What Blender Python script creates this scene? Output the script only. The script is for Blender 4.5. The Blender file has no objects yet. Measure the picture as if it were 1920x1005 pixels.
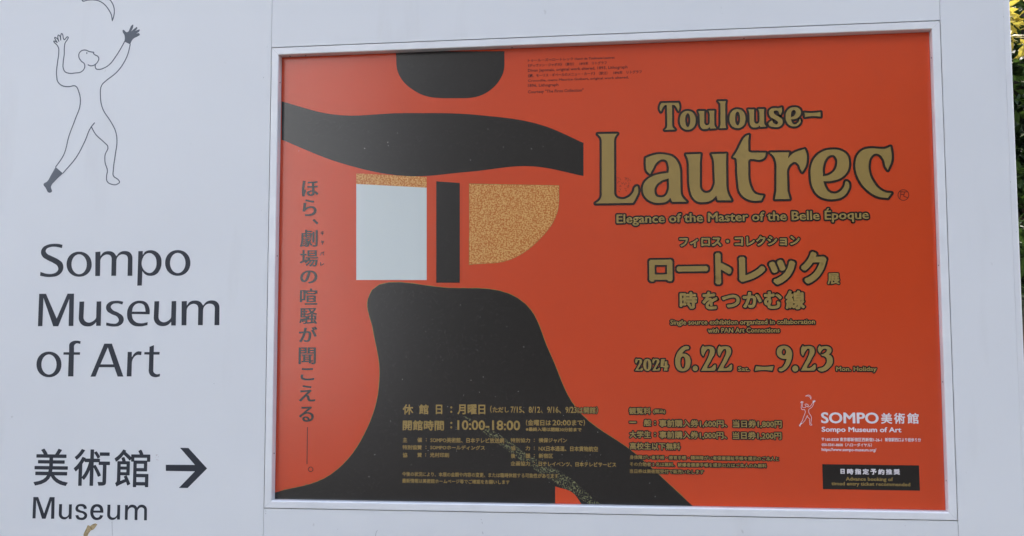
import bpy, bmesh, math, random
from mathutils import Vector, Matrix
from mathutils.geometry import tessellate_polygon

random.seed(7)
SC = bpy.context.scene
COL = SC.collection

# ------------------------------------------------------------------ camera, light, exposure
CAM = Vector((0.8629, -2.2964, 1.5))
RIGHT = Vector((0.99177122, 0.1280075, -0.00198156))
UP = Vector((0.01207457, -0.0781193, 0.99687089))
FWD = Vector((-0.12745215, 0.98869179, 0.07902211))
FOC = 1948.21
cd = bpy.data.cameras.new('camera')
cd.sensor_width = 36.0
cd.sensor_fit = 'HORIZONTAL'
cd.lens = FOC / 1920 * 36
cd.clip_start = 0.05
cd.clip_end = 3000
cam = bpy.data.objects.new('camera', cd)
COL.objects.link(cam)
m = Matrix((RIGHT, UP, -FWD)).transposed().to_4x4()
m.translation = CAM
cam.matrix_world = m
SC.camera = cam

SUN_EL, SUN_AZ = 48.0, 28.0      # azimuth from +Y towards +X: the sun stands behind the sign
w = bpy.data.worlds.new('World')
SC.world = w
w.use_nodes = True
nt = w.node_tree
sky = nt.nodes.new('ShaderNodeTexSky')
sky.sky_type = 'NISHITA'
sky.sun_disc = False
sky.sun_elevation = math.radians(SUN_EL)
sky.sun_rotation = math.radians(SUN_AZ)
sky.altitude = 40
sky.air_density = 1.0
sky.dust_density = 5.0
sky.ozone_density = 0.6
nt.links.new(sky.outputs[0], nt.nodes['Background'].inputs[0])
nt.nodes['Background'].inputs[1].default_value = 0.15
sl = bpy.data.lights.new('sun', 'SUN')
sl.energy = 2.1
sl.angle = math.radians(0.5)
sl.color = (1.0, 0.96, 0.91)
so = bpy.data.objects.new('sun', sl)
COL.objects.link(so)
sd = Vector((math.sin(math.radians(SUN_AZ)) * math.cos(math.radians(SUN_EL)),
             math.cos(math.radians(SUN_AZ)) * math.cos(math.radians(SUN_EL)),
             math.sin(math.radians(SUN_EL))))
so.rotation_euler = sd.to_track_quat('Z', 'Y').to_euler()
so.location = sd * 20
SC.view_settings.view_transform = 'Standard'
SC.view_settings.look = 'None'
SC.view_settings.gamma = 1.0
SC.view_settings.use_curve_mapping = False
SC.view_settings.exposure = 2.06


# ------------------------------------------------------------------ helpers
def at(px, py, y=0.0):
    """photograph pixel (1920 x 1005) -> point on the vertical plane at depth y"""
    d = RIGHT * ((px - 960) / FOC) + UP * (-(py - 502.5) / FOC) + FWD
    t = (y - CAM.y) / d.y
    p = CAM + d * t
    return (p.x, p.z)


def mat(name, rgb, rough=0.5, spec=0.5, metal=0.0, coat=0.0):
    m = bpy.data.materials.new(name)
    m.use_nodes = True
    b = m.node_tree.nodes['Principled BSDF']
    b.inputs['Base Color'].default_value = (*rgb, 1)
    b.inputs['Roughness'].default_value = rough
    b.inputs['Specular IOR Level'].default_value = spec
    b.inputs['Metallic'].default_value = metal
    b.inputs['Coat Weight'].default_value = coat
    return m


def noise_mix(m, a, b, scale, lo=0.35, hi=0.65, detail=4, stretch=(1, 1, 1), fac=1.0, src=None):
    """mix two base colours of a material by a noise in object coordinates"""
    n = m.node_tree.nodes
    l = m.node_tree.links
    tc = n.new('ShaderNodeTexCoord')
    mp = n.new('ShaderNodeMapping')
    mp.inputs['Scale'].default_value = stretch
    no = n.new('ShaderNodeTexNoise')
    no.inputs['Scale'].default_value = scale
    no.inputs['Detail'].default_value = detail
    mr = n.new('ShaderNodeMapRange')
    mr.inputs['From Min'].default_value = lo
    mr.inputs['From Max'].default_value = hi
    mr.inputs['To Max'].default_value = fac
    mx = n.new('ShaderNodeMix')
    mx.data_type = 'RGBA'
    l.new(tc.outputs['Object'], mp.inputs[0])
    l.new(mp.outputs[0], no.inputs['Vector'])
    l.new(no.outputs['Fac'], mr.inputs['Value'])
    l.new(mr.outputs[0], mx.inputs[0])
    if src is None:
        mx.inputs[6].default_value = (*a, 1)
    else:
        l.new(src, mx.inputs[6])
    mx.inputs[7].default_value = (*b, 1)
    l.new(mx.outputs[2], n['Principled BSDF'].inputs['Base Color'])
    return mx.outputs[2]


def bump(m, scale, strength, dist, stretch=(1, 1, 1), detail=3):
    n = m.node_tree.nodes
    l = m.node_tree.links
    tc = n.new('ShaderNodeTexCoord')
    mp = n.new('ShaderNodeMapping')
    mp.inputs['Scale'].default_value = stretch
    no = n.new('ShaderNodeTexNoise')
    no.inputs['Scale'].default_value = scale
    no.inputs['Detail'].default_value = detail
    bp = n.new('ShaderNodeBump')
    bp.inputs['Strength'].default_value = strength
    bp.inputs['Distance'].default_value = dist
    l.new(tc.outputs['Object'], mp.inputs[0])
    l.new(mp.outputs[0], no.inputs['Vector'])
    l.new(no.outputs['Fac'], bp.inputs['Height'])
    l.new(bp.outputs[0], n['Principled BSDF'].inputs['Normal'])


def mesh_obj(name, verts, faces, material, parent=None, smooth=False):
    me = bpy.data.meshes.new(name)
    me.from_pydata(verts, [], faces)
    me.materials.append(material)
    if smooth:
        me.polygons.foreach_set('use_smooth', [True] * len(me.polygons))
    me.update()
    o = bpy.data.objects.new(name, me)
    COL.objects.link(o)
    if parent is not None:
        o.parent = parent
    return o


def box(name, x0, x1, y0, y1, z0, z1, material, parent=None, bevel=0.0):
    bm = bmesh.new()
    bmesh.ops.create_cube(bm, size=1)
    for v in bm.verts:
        v.co = Vector(((x0 + x1) / 2 + v.co.x * (x1 - x0), (y0 + y1) / 2 + v.co.y * (y1 - y0),
                       (z0 + z1) / 2 + v.co.z * (z1 - z0)))
    if bevel:
        bmesh.ops.bevel(bm, geom=list(bm.edges), offset=bevel, segments=2, affect='EDGES')
    me = bpy.data.meshes.new(name)
    bm.to_mesh(me)
    bm.free()
    me.materials.append(material)
    o = bpy.data.objects.new(name, me)
    COL.objects.link(o)
    if parent is not None:
        o.parent = parent
    return o


def empty(name, label=None, cat=None, group=None, loc=(0, 0, 0)):
    o = bpy.data.objects.new(name, None)
    o.location = loc
    o.empty_display_size = 0.2
    COL.objects.link(o)
    tag(o, label, cat, group)
    return o


def tag(o, label=None, cat=None, group=None, kind=None):
    if label: o['label'] = label
    if cat: o['category'] = cat
    if group: o['group'] = group
    if kind: o['kind'] = kind
    return o


# ------------------------------------------------------------------ outlines
def parse(s):
    """'x,y x,y,c x,y,r ...' -> list of (x, y, flag)"""
    out = []
    for t in s.split():
        a = t.split(',')
        out.append((float(a[0]), float(a[1]), a[2] if len(a) > 2 else 's'))
    return out


def smooth_path(pts, closed=True, n=5):
    """points with flags (s smooth, c corner, r end of a straight piece) -> polyline"""
    N = len(pts)
    V = [Vector(p[:2]) for p in pts]
    F = [p[2] for p in pts]
    segs = range(N) if closed else range(N - 1)

    def straight(i):
        return F[i] in 'cr' and F[(i + 1) % N] in 'cr'

    def tangent(i, outgoing):
        pv, nx = (i - 1) % N, (i + 1) % N
        if F[i] == 'c' or (not closed and i in (0, N - 1)):
            return None
        if F[i] == 'r':
            if straight(i): return (V[nx] - V[i]).normalized()
            if straight(pv): return (V[i] - V[pv]).normalized()
        a, b = V[i] - V[pv], V[nx] - V[i]
        la, lb = a.length, b.length
        if la < 1e-9 or lb < 1e-9:
            return None
        return (a / la * lb + b / lb * la).normalized()
    out = []
    for i in segs:
        j = (i + 1) % N
        if straight(i):
            out.append(V[i])
            continue
        d = (V[j] - V[i]).length
        t0, t1 = tangent(i, True), tangent(j, False)
        h0 = V[i] + (t0 * d * 0.36 if t0 is not None else (V[j] - V[i]) * 0.34)
        h1 = V[j] - (t1 * d * 0.36 if t1 is not None else (V[j] - V[i]) * 0.34)
        for k in range(n):
            t = k / n
            out.append(V[i] * (1 - t) ** 3 + h0 * 3 * t * (1 - t) ** 2 + h1 * 3 * t * t * (1 - t) + V[j] * t ** 3)
    if not closed:
        out.append(V[-1])
    return [(p.x, p.y) for p in out]


def ellipse(cx, cy, rx, ry, n=36, e=1.0):
    o = []
    for k in range(n):
        a = 2 * math.pi * k / n
        c, s = math.cos(a), math.sin(a)
        o.append((cx + rx * math.copysign(abs(c) ** e, c), cy + ry * math.copysign(abs(s) ** e, s)))
    return o


def to_px(paths, ox, oy, s):
    return [[(ox + x / s, oy + y / s) for x, y in p] for p in paths]


def to_plane(paths, y):
    return [[at(x, z, y) for x, z in p] for p in paths]


def clean(p):
    o = []
    for q in p:
        if not o or (abs(q[0] - o[-1][0]) + abs(q[1] - o[-1][1])) > 2e-5:
            o.append(q)
    if len(o) > 2 and abs(o[0][0] - o[-1][0]) + abs(o[0][1] - o[-1][1]) < 2e-5:
        o.pop()
    return o


def in_poly(p, l):
    c = False
    x, y = p
    j = len(l) - 1
    for i in range(len(l)):
        if (l[i][1] > y) != (l[j][1] > y) and x < (l[j][0] - l[i][0]) * (y - l[i][1]) / (l[j][1] - l[i][1]) + l[i][0]:
            c = not c
        j = i
    return c


class Print:
    """flat ink: filled outlines and stroked outlines, gathered as one thin mesh"""
    def __init__(self, y):
        self.y = y
        self.v = []
        self.f = []
        self.k = 0

    def fill(self, loops):
        loops = [clean(l) for l in loops]
        loops = [l for l in loops if len(l) > 2]
        if not loops: return self
        box_ = [(min(p[0] for p in l), max(p[0] for p in l), min(p[1] for p in l), max(p[1] for p in l)) for l in loops]
        inside = [[j for j in range(len(loops)) if j != i and box_[j][0] <= box_[i][0] and box_[j][1] >= box_[i][1]
                   and box_[j][2] <= box_[i][2] and box_[j][3] >= box_[i][3] and in_poly(loops[i][0], loops[j])] for i in range(len(loops))]
        for i in range(len(loops)):
            if len(inside[i]) % 2: continue
            holes = [loops[j] for j in range(len(loops)) if i in inside[j] and len(inside[j]) == len(inside[i]) + 1]
            self._fill([loops[i]] + holes)
        return self

    def _fill(self, loops):
        tris = tessellate_polygon([[Vector((x * 2000, z * 2000, 0)) for x, z in l] for l in loops])
        base = len(self.v)
        flat = [p for l in loops for p in l]
        self.v += [(x, self.y, z) for x, z in flat]
        for t in tris:
            a, b, c = [flat[i] for i in t]
            ar = (b[0] - a[0]) * (c[1] - a[1]) - (b[1] - a[1]) * (c[0] - a[0])
            if abs(ar) < 1e-13: continue
            self.f.append(tuple(base + i for i in (t if ar > 0 else t[::-1])))

    def stroke(self, loops, rx, rz=None, closed=True, caps=3):
        rz = rz or rx
        for l in loops:
            l = clean(l)
            n = len(l)
            for i in range(n if closed else n - 1):
                a, b = l[i], l[(i + 1) % n]
                ax, az, bx, bz = a[0] / rx, a[1] / rz, b[0] / rx, b[1] / rz
                dx, dz = bx - ax, bz - az
                L = math.hypot(dx, dz)
                if L < 1e-6: continue
                th = math.atan2(dz, dx)
                self.k += 1
                y = self.y - 4e-6 * (1 + self.k % 9)
                base = len(self.v)
                for j in range(caps + 1):
                    t = th - math.pi / 2 + math.pi * j / caps
                    self.v.append(((bx + math.cos(t)) * rx, y, (bz + math.sin(t)) * rz))
                for j in range(caps + 1):
                    t = th + math.pi / 2 + math.pi * j / caps
                    self.v.append(((ax + math.cos(t)) * rx, y, (az + math.sin(t)) * rz))
                self.f.append(tuple(range(base, base + 2 * caps + 2)))
        return self

    def make(self, name, material, parent, label=None):
        o = mesh_obj(name, self.v, self.f, material, parent)
        if label: o['label'] = label
        return o


_glyphs = {}


def glyph_paths(text, n):
    """outlines of a line of text in Blender's built-in font"""
    key = (text, n)
    if key in _glyphs: return _glyphs[key]
    c = bpy.data.curves.new('line', 'FONT')
    c.body = text
    o = bpy.data.objects.new('line', c)
    COL.objects.link(o)
    dg = bpy.context.evaluated_depsgraph_get()
    dg.update()
    k = o.evaluated_get(dg).to_curve(dg)
    out = []
    for s in k.splines:
        bp = s.bezier_points
        N = len(bp)
        p = []
        for i in range(N):
            a, b = bp[i], bp[(i + 1) % N]
            P0, P1, P2, P3 = a.co, a.handle_right, b.co, b.handle_left
            d = P2 - P0
            flat = 1.0
            if d.length > 1e-7:
                u = d.normalized()
                flat = max(abs(u.cross(P1 - P0).z), abs(u.cross(P3 - P0).z)) / d.length
            m = 1 if flat < 0.02 else n
            for q in range(m):
                t = q / m
                v = P0 * (1 - t) ** 3 + P1 * 3 * t * (1 - t) ** 2 + P3 * 3 * t * t * (1 - t) + P2 * t ** 3
                p.append((v.x, v.y))
        if len(p) > 2: out.append(p)
    bpy.data.objects.remove(o)
    bpy.data.curves.remove(c)
    _glyphs[key] = out
    return out


def fit(text, xl, yl, xr, yr, h, y, pad=0.0, n=2):
    """outlines of text fitted so that its ink fills the quad whose bottom edge runs (xl,yl)-(xr,yr), h high"""
    paths = glyph_paths(text, n)
    xs = [q[0] for p in paths for q in p]
    zs = [q[1] for p in paths for q in p]
    x0, x1, z0, z1 = min(xs), max(xs), min(zs), max(zs)
    A = at(xl, yl, y)
    B = at(xr, yr, y)
    T = at(xl, yl - h, y)
    T2 = at(xr, yr - h, y)
    z_lo = (A[1] + B[1]) / 2 + pad
    z_hi = (T[1] + T2[1]) / 2 - pad
    X0, X1 = A[0] + pad, B[0] - pad
    sx = (X1 - X0) / max(x1 - x0, 1e-6)
    sz = (z_hi - z_lo) / max(z1 - z0, 1e-6)
    return [[(X0 + (qx - x0) * sx, z_lo + (qz - z0) * sz) for qx, qz in p] for p in paths]


PXM = 0.00116       # one photograph pixel on the sign, in metres
BOARD_Y = 0.0
POSTER_Y = 0.0208

# ------------------------------------------------------------------ materials
board_white = mat('white_painted_panel', (0.82, 0.80, 0.765), 0.42, 0.4)
o1 = noise_mix(board_white, (0.80, 0.80, 0.79), (0.75, 0.75, 0.745), 1.3, 0.3, 0.7, 3)
o2 = noise_mix(board_white, None, (0.60, 0.58, 0.55), 5.0, 0.60, 0.86, 6, (1.6, 1, 0.25), 0.5, src=o1)
noise_mix(board_white, None, (0.42, 0.40, 0.37), 38.0, 0.735, 0.80, 3, (1, 1, 0.6), 0.55, src=o2)
bump(board_white, 3.0, 0.10, 0.004)
trim_white = mat('white_trim_metal', (0.79, 0.79, 0.785), 0.34, 0.5)
noise_mix(trim_white, (0.80, 0.795, 0.785), (0.73, 0.725, 0.715), 9.0, 0.35, 0.75, 4)
frame_white = mat('white_aluminium_frame', (0.83, 0.83, 0.82), 0.26, 0.6)
noise_mix(frame_white, (0.84, 0.835, 0.825), (0.76, 0.755, 0.745), 14.0, 0.4, 0.8, 5)
gap_dark = mat('dark_recess', (0.05, 0.05, 0.055), 0.8, 0.2)
vinyl_dark = mat('dark_grey_vinyl', (0.022, 0.026, 0.037), 0.45, 0.3)
noise_mix(vinyl_dark, (0.022, 0.026, 0.037), (0.032, 0.037, 0.049), 12, 0.4, 0.75, 4)
vinyl_grey = mat('slate_grey_vinyl', (0.085, 0.10, 0.125), 0.42, 0.5)
noise_mix(vinyl_grey, (0.080, 0.095, 0.12), (0.11, 0.125, 0.15), 14, 0.4, 0.75, 4)


def ink(name, rgb, var=0.88, rough=0.21, spec=0.8):
    m = mat(name, rgb, rough, spec)
    noise_mix(m, rgb, tuple(c * var for c in rgb), 3.0, 0.35, 0.7, 3)
    bump(m, 7.0, 0.10, 0.0012, (1, 1, 0.6), 2)
    return m


ink_orange = ink('orange_print', (0.65, 0.058, 0.009), 0.95)
ink_black = ink('black_print', (0.004, 0.0032, 0.003), 0.8)
ink_gold = ink('dull_gold_print', (0.34, 0.225, 0.062), 0.9)
ink_brown = ink('dark_brown_print', (0.013, 0.004, 0.004), 0.9)
ink_credit = ink('dark_red_print', (0.075, 0.012, 0.008), 0.9)
ink_white = ink('white_print', (0.80, 0.74, 0.74), 0.96)
ink_olive = ink('olive_yellow_print', (0.30, 0.24, 0.05), 0.5)
ink_pale = ink('pale_grey_print', (0.66, 0.70, 0.66), 0.95)


def speckle(name, base, dots, scale, lo, hi, extra=None):
    """print grain: base colour with fine specks"""
    m = ink(name, base)
    n = m.node_tree.nodes
    l = m.node_tree.links
    tc = n.new('ShaderNodeTexCoord')
    vo = n.new('ShaderNodeTexNoise')
    vo.inputs['Scale'].default_value = scale
    vo.inputs['Detail'].default_value = 2
    mr = n.new('ShaderNodeMapRange')
    mr.inputs['From Min'].default_value = lo
    mr.inputs['From Max'].default_value = hi
    mx = n.new('ShaderNodeMix')
    mx.data_type = 'RGBA'
    mx.inputs[6].default_value = (*base, 1)
    mx.inputs[7].default_value = (*dots, 1)
    l.new(tc.outputs['Object'], vo.inputs['Vector'])
    l.new(vo.outputs['Fac'], mr.inputs['Value'])
    l.new(mr.outputs[0], mx.inputs[0])
    l.new(mx.outputs[2], n['Principled BSDF'].inputs['Base Color'])
    return m


art_black = speckle('speckled_black_print', (0.004, 0.0035, 0.0033), (0.05, 0.045, 0.04), 420, 0.62, 0.80)
art_gold = speckle('speckled_gold_print', (0.52, 0.15, 0.022), (0.72, 0.40, 0.12), 300, 0.42, 0.60)
art_band = speckle('speckled_band_print', (0.008, 0.008, 0.006), (0.22, 0.22, 0.10), 330, 0.50, 0.66)

# ------------------------------------------------------------------ ground and street (setting)
pave = mat('shade_toned_paving', (0.32, 0.31, 0.29), 0.85, 0.3)
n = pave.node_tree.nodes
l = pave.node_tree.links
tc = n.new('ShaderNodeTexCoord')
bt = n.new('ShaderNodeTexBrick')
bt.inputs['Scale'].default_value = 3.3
bt.inputs['Color1'].default_value = (0.050, 0.047, 0.044, 1)  # paving colours darkened to stand in for shade lying on the pavement
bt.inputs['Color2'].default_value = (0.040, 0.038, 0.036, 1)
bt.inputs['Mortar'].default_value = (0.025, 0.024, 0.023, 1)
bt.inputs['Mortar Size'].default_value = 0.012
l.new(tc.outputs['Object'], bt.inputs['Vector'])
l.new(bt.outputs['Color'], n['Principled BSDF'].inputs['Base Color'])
asphalt = mat('asphalt', (0.05, 0.05, 0.052), 0.9, 0.3)
noise_mix(asphalt, (0.042, 0.042, 0.044), (0.075, 0.075, 0.075), 60, 0.4, 0.7, 5)
soil = mat('soil', (0.09, 0.065, 0.045), 0.95, 0.1)
noise_mix(soil, (0.045, 0.034, 0.025), (0.075, 0.058, 0.04), 6, 0.35, 0.7, 6)
kerbm = mat('kerb_concrete', (0.36, 0.355, 0.34), 0.85, 0.3)
noise_mix(kerbm, (0.36, 0.355, 0.34), (0.24, 0.235, 0.22), 5, 0.4, 0.75, 5)
linew = mat('road_paint', (0.72, 0.72, 0.70), 0.7, 0.3)
noise_mix(linew, (0.74, 0.74, 0.72), (0.42, 0.42, 0.41), 12, 0.45, 0.75, 5)

tag(mesh_obj('ground', [(-900, -900, -0.15), (900, -900, -0.15), (900, 900, -0.15), (-900, 900, -0.15)], [(0, 1, 2, 3)], soil), kind='structure')
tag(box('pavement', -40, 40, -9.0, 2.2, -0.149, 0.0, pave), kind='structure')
tag(box('kerb', -40, 40, -9.16, -9.003, -0.149, 0.005, kerbm), kind='structure')
tag(mesh_obj('road', [(-120, -23, -0.144), (120, -23, -0.144), (120, -9.163, -0.144), (-120, -9.163, -0.144)], [(0, 1, 2, 3)], asphalt), kind='structure')
lv, lf = [], []
for k in range(-12, 13):
    b = len(lv)
    lv += [(k * 8 - 2.5, -16.1, -0.14), (k * 8 + 2.5, -16.1, -0.14), (k * 8 + 2.5, -15.95, -0.14), (k * 8 - 2.5, -15.95, -0.14)]
    lf.append((b, b + 1, b + 2, b + 3))
tag(mesh_obj('road_marking', lv, lf, linew), kind='structure')
tag(box('planting_bed', -40, 40, 2.35, 16.0, -0.149, 0.02, soil), kind='structure')
tag(box('bed_kerb', -40, 40, 2.203, 2.347, -0.149, 0.14, kerbm, bevel=0.01), kind='structure')

# ------------------------------------------------------------------ the sign board
FT = 2.20785              # frame outer top
FB = FT - 1.0621          # frame outer bottom
FW = 1.5
xr_fold = sum(at(*p)[0] for p in ((1881, 30), (1894.6, 341), (1909.3, 688.7), (1916.1, 880))) / 4
xr_edge = sum(at(*p)[0] for p in ((1893.1, 0), (1898.5, 119.4), (1904.2, 224.5), (1911.6, 420), (1919, 623))) / 5
XL = at(-110, 500)[0]
ZB, ZT = 0.10, 2.76
TH = 0.20
G = 0.0014                # half a joint
sign = empty('signboard', 'big white painted sign board with dark lettering, a line-drawn figure and an arrow', 'sign', loc=(0.7, TH / 2, 0))
off = Vector((-0.7, -TH / 2, 0))


def on_sign(o):
    o.parent = sign
    o.location = off
    return o


# the four face panels round the poster opening, and their joints
def panel(x0, x1, z0, z1):
    return on_sign(box('panel', x0, x1, 0.0, 0.018, z0, z1, board_white, bevel=0.0002))


SEAM = 0.0004
panel(XL + 0.02, -G, ZB + 0.02, ZT - 0.02)
panel(-G + 2 * SEAM, FW + G - 2 * SEAM, FT + 0.0020, ZT - 0.02)
panel(-G + 2 * SEAM, FW + G - 2 * SEAM, ZB + 0.02, FB - 0.0015)
panel(FW + G, xr_fold - 0.0001, ZB + 0.02, ZT - 0.02)
# body behind the panels
on_sign(box('case', XL + 0.012, xr_edge - 0.012, 0.045, TH, ZB + 0.012, ZT - 0.012, board_white))
on_sign(box('joint_backing', XL + 0.02, -0.004, 0.0185, 0.0445, ZB + 0.02, ZT - 0.02, gap_dark))
on_sign(box('joint_backing', FW + 0.004, xr_edge - 0.02, 0.0185, 0.0445, ZB + 0.02, ZT - 0.02, gap_dark))
on_sign(box('joint_backing', -0.0038, FW + 0.0038, 0.0185, 0.0445, FT + 0.004, ZT - 0.02, gap_dark))
on_sign(box('joint_backing', -0.0038, FW + 0.0038, 0.0185, 0.0445, ZB + 0.02, FB - 0.004, gap_dark))
on_sign(box('poster_backing', -0.0038, FW + 0.0038, 0.0258, 0.0445, FB - 0.0038, FT + 0.0038, gap_dark))


# folded corner trims up each side: a face leaning slightly back, a rolled edge and the return
def corner_trim(xi, xo):
    s = 1 if xo > xi else -1
    prof = [(xi, -0.0003), (xo - s * 0.0045, 0.0016), (xo - s * 0.002, 0.0022), (xo - s * 0.0006, 0.0036), (xo, 0.0062), (xo, TH + 0.001),
            (xo - s * 0.012, TH + 0.001), (xo - s * 0.012, 0.018), (xi, 0.018)]
    v = [(x, y, z) for z in (ZB, ZT) for x, y in prof]
    k = len(prof)
    f = [(i, (i + 1) % k, k + (i + 1) % k, k + i) for i in range(k)]
    f += [tuple(range(k)), tuple(range(2 * k - 1, k - 1, -1))]
    if s < 0: f = [t[::-1] for t in f]
    return on_sign(mesh_obj('corner_trim', v, f, trim_white))


corner_trim(xr_fold, xr_edge)
corner_trim(XL + 0.018, XL)
on_sign(box('top_cap', XL - 0.004, xr_edge + 0.004, -0.004, TH + 0.006, ZT + 0.001, ZT + 0.03, trim_white, bevel=0.002))
on_sign(box('base_rail', XL + 0.0, xr_edge - 0.0, -0.001, TH + 0.002, ZB - 0.04, ZB - 0.001, trim_white, bevel=0.002))
steel = mat('galvanised_post', (0.42, 0.43, 0.44), 0.45, 0.5, 0.7)
noise_mix(steel, (0.45, 0.46, 0.47), (0.30, 0.31, 0.32), 20, 0.4, 0.7, 4)
for px_ in (XL + 0.25, 0.75, xr_edge - 0.25):
    on_sign(box('leg', px_ - 0.05, px_ + 0.05, 0.05, 0.15, 0.002, ZB - 0.041, steel, bevel=0.004))
    on_sign(box('foot_plate', px_ - 0.1, px_ + 0.1, 0.0, 0.2, -0.004, 0.0015, steel))


# mitred aluminium frame round the opening (a part of the sign), with its screws
def rail(side):
    # profile: (inset from the outer rectangle, y)
    prof = [(0.0, 0.0242), (0.0, 0.0005), (0.0007, -0.0012), (0.0155, -0.0012), (0.0170, 0.0002), (0.0170, 0.0242)]
    if side == 'bottom': prof[3:5] = [(0.0142, -0.0012), (0.0170, 0.0014)]
    e = 0.00018
    v = []
    for end in (0, 1):
        for a, y in prof:
            x0, x1, z0, z1 = a, FW - a, FB + a, FT - a
            if side == 'top': p = (x0 + e if end == 0 else x1 - e, y, z1)
            if side == 'bottom': p = (x1 - e if end == 0 else x0 + e, y, z0)
            if side == 'left': p = (x0, y, z0 + e if end == 0 else z1 - e)
            if side == 'right': p = (x1, y, z1 - e if end == 0 else z0 + e)
            v.append(p)
    k = len(prof)
    f = [(i, (i + 1) % k, k + (i + 1) % k, k + i) for i in range(k)]
    f += [tuple(range(k))[::-1], tuple(range(k, 2 * k))]
    return on_sign(mesh_obj('frame_rail', v, [t[::-1] for t in f], frame_white))


rails = {s: rail(s) for s in ('top', 'bottom', 'left', 'right')}
screwm = mat('dull_screw', (0.10, 0.09, 0.085), 0.5, 0.5, 0.4)
noise_mix(screwm, (0.10, 0.09, 0.085), (0.05, 0.04, 0.035), 200, 0.4, 0.6, 2)


def screw(x, y, z, ax, r=0.0016):
    bm = bmesh.new()
    bmesh.ops.create_cone(bm, cap_ends=True, segments=10, radius1=r, radius2=r * 0.7, depth=0.0012)
    rot = Vector(ax).to_track_quat('Z', 'Y').to_matrix().to_4x4()
    bm.transform(Matrix.Translation(Vector((x, y, z)) + Vector(ax) * 0.0005) @ rot)
    me = bpy.data.meshes.new('screw')
    bm.to_mesh(me)
    bm.free()
    me.materials.append(screwm)
    o = bpy.data.objects.new('screw', me)
    COL.objects.link(o)
    return o


for px_, py_ in ((1746.4, 108.5), (1760.8, 497.5), (1768.7, 716), (1774.3, 901)):
    s = screw(FW - 0.017, 0.009, at(px_, py_, 0.009)[1], (-1, 0, 0))
    s.parent = rails['right']
for px_, py_ in ((512.8, 850), (519, 480), (522.5, 155)):
    s = screw(0.017, 0.011, at(px_, py_, 0.011)[1], (1, 0, 0))
    s.parent = rails['left']
for px_, py_ in ((543.7, 105.6), (573, 103), (1395, 77), (960, 90)):
    s = screw(at(px_, py_, 0.014)[0], 0.0145, FT - 0.017, (0, 0, -1), 0.0019)
    s.parent = rails['top']

# ------------------------------------------------------------------ lettering on the board
E1 = dict(ox=40, oy=430, s=3.35)
SOMPO = ['259,97,c 235,92 205,91 165,97 133,117 123,145 132,170 160,191 200,211 226,230 232,250 222,267 195,279 160,279 120,267,c 117,291,c 150,298 190,299 228,291 253,270 264,240 258,212 232,189 190,168 160,151 153,138 158,124 178,113 205,109 232,112 255,118,c',
         '465,142,c 497,140,c 497,168,c 515,146 545,137 580,146 597,168,c 618,145 650,136 685,148 698,185,r 697,292,c 667,292,c 669,195,r 662,166 640,157 612,166 597,200,r 595,292,c 565,292,c 567,195,r 560,166 540,158 513,168 496,200,r 494,293,c 464,293,c',
         '735,137,c 763,136,c 763,160,c 780,139 808,131 850,142 875,172 881,208 872,250 846,283 808,292 778,283 760,262,c 757,353,c 728,354,c',
         '762,183 780,157 805,149 835,165 849,208 838,252 808,274 778,263 761,240']
MUSEUM = ['112,405,c 155,405,c 222,560,c 290,404,c 331,404,c 327,607,c 297,607,c 301,437,c 232,609,c 200,609,c 139,430,c 132,608,c 104,609,c',
          '365,454,c 395,453,c 391,540,r 397,572 418,585 448,578 470,550,r 473,453,c 502,452,c 499,606,c 470,606,c 470,583,c 450,602 418,610 382,600 362,570 361,545,r',
          '640,455,c 635,472,c 600,465 573,471 562,487 572,504 610,524 640,550 641,580 618,604 580,611 532,604,c 534,585,c 570,592 600,589 612,573 604,552 565,532 537,510 533,482 552,458 590,449 620,450',
          '694,532,c 806,534,c 807,515 803,490 785,460 745,448 700,460 672,492 664,530 672,572 700,602 745,610 792,602,c 794,583,c 755,590 720,583 700,562',
          '695,517,c 703,487 722,469 745,465 768,474 777,495 780,517,c']
U2 = '365,454,c 395,453,c 391,540,r 397,572 418,585 448,578 470,550,r 473,453,c 502,452,c 499,606,c 470,606,c 470,583,c 450,602 418,610 382,600 362,570 361,545,r'
OFART = ['265,772,c 300,772,c 300,745,r 305,715 325,702 350,699 373,703,c 370,720,c 345,717 333,728 331,748,r 331,772,c 369,772,c 368,788,c 330,788,c 327,924,c 293,924,c 298,788,c 264,787,c',
         '521,718,c 569,718,c 641,925,c 605,925,c 584,866,c 489,866,c 466,925,c 434,926,c', '543,742,c 578,848,c 497,848,c',
         '668,770,c 694,770,c 694,803,c 708,782 730,767 756,768,c 753,790,c 725,790 703,810 694,845,r 692,924,c 662,924,c',
         '773,771,c 804,771,c 805,738,c 833,727,c 832,770,c 869,770,c 868,787,c 831,787,c 829,875,r 832,898 850,910 871,907,c 870,924,c 840,929 812,918 800,890 801,870,r 803,787,c 772,786,c']


def S(strings, n=5):
    return [smooth_path(parse(s), True, n) for s in strings]


def shift(paths, dx, dy, sx=1.0, sy=1.0):
    return [[(x * sx + dx, y * sy + dy) for x, y in p] for p in paths]


VY = -0.00025      # vinyl lies a quarter of a millimetre proud of the panel


def vinyl(name, paths_px, m, label=None):
    P = Print(VY)
    for grp in paths_px:
        P.fill(to_plane(grp, VY))
    return on_sign(P.make(name, m, None, label))


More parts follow.
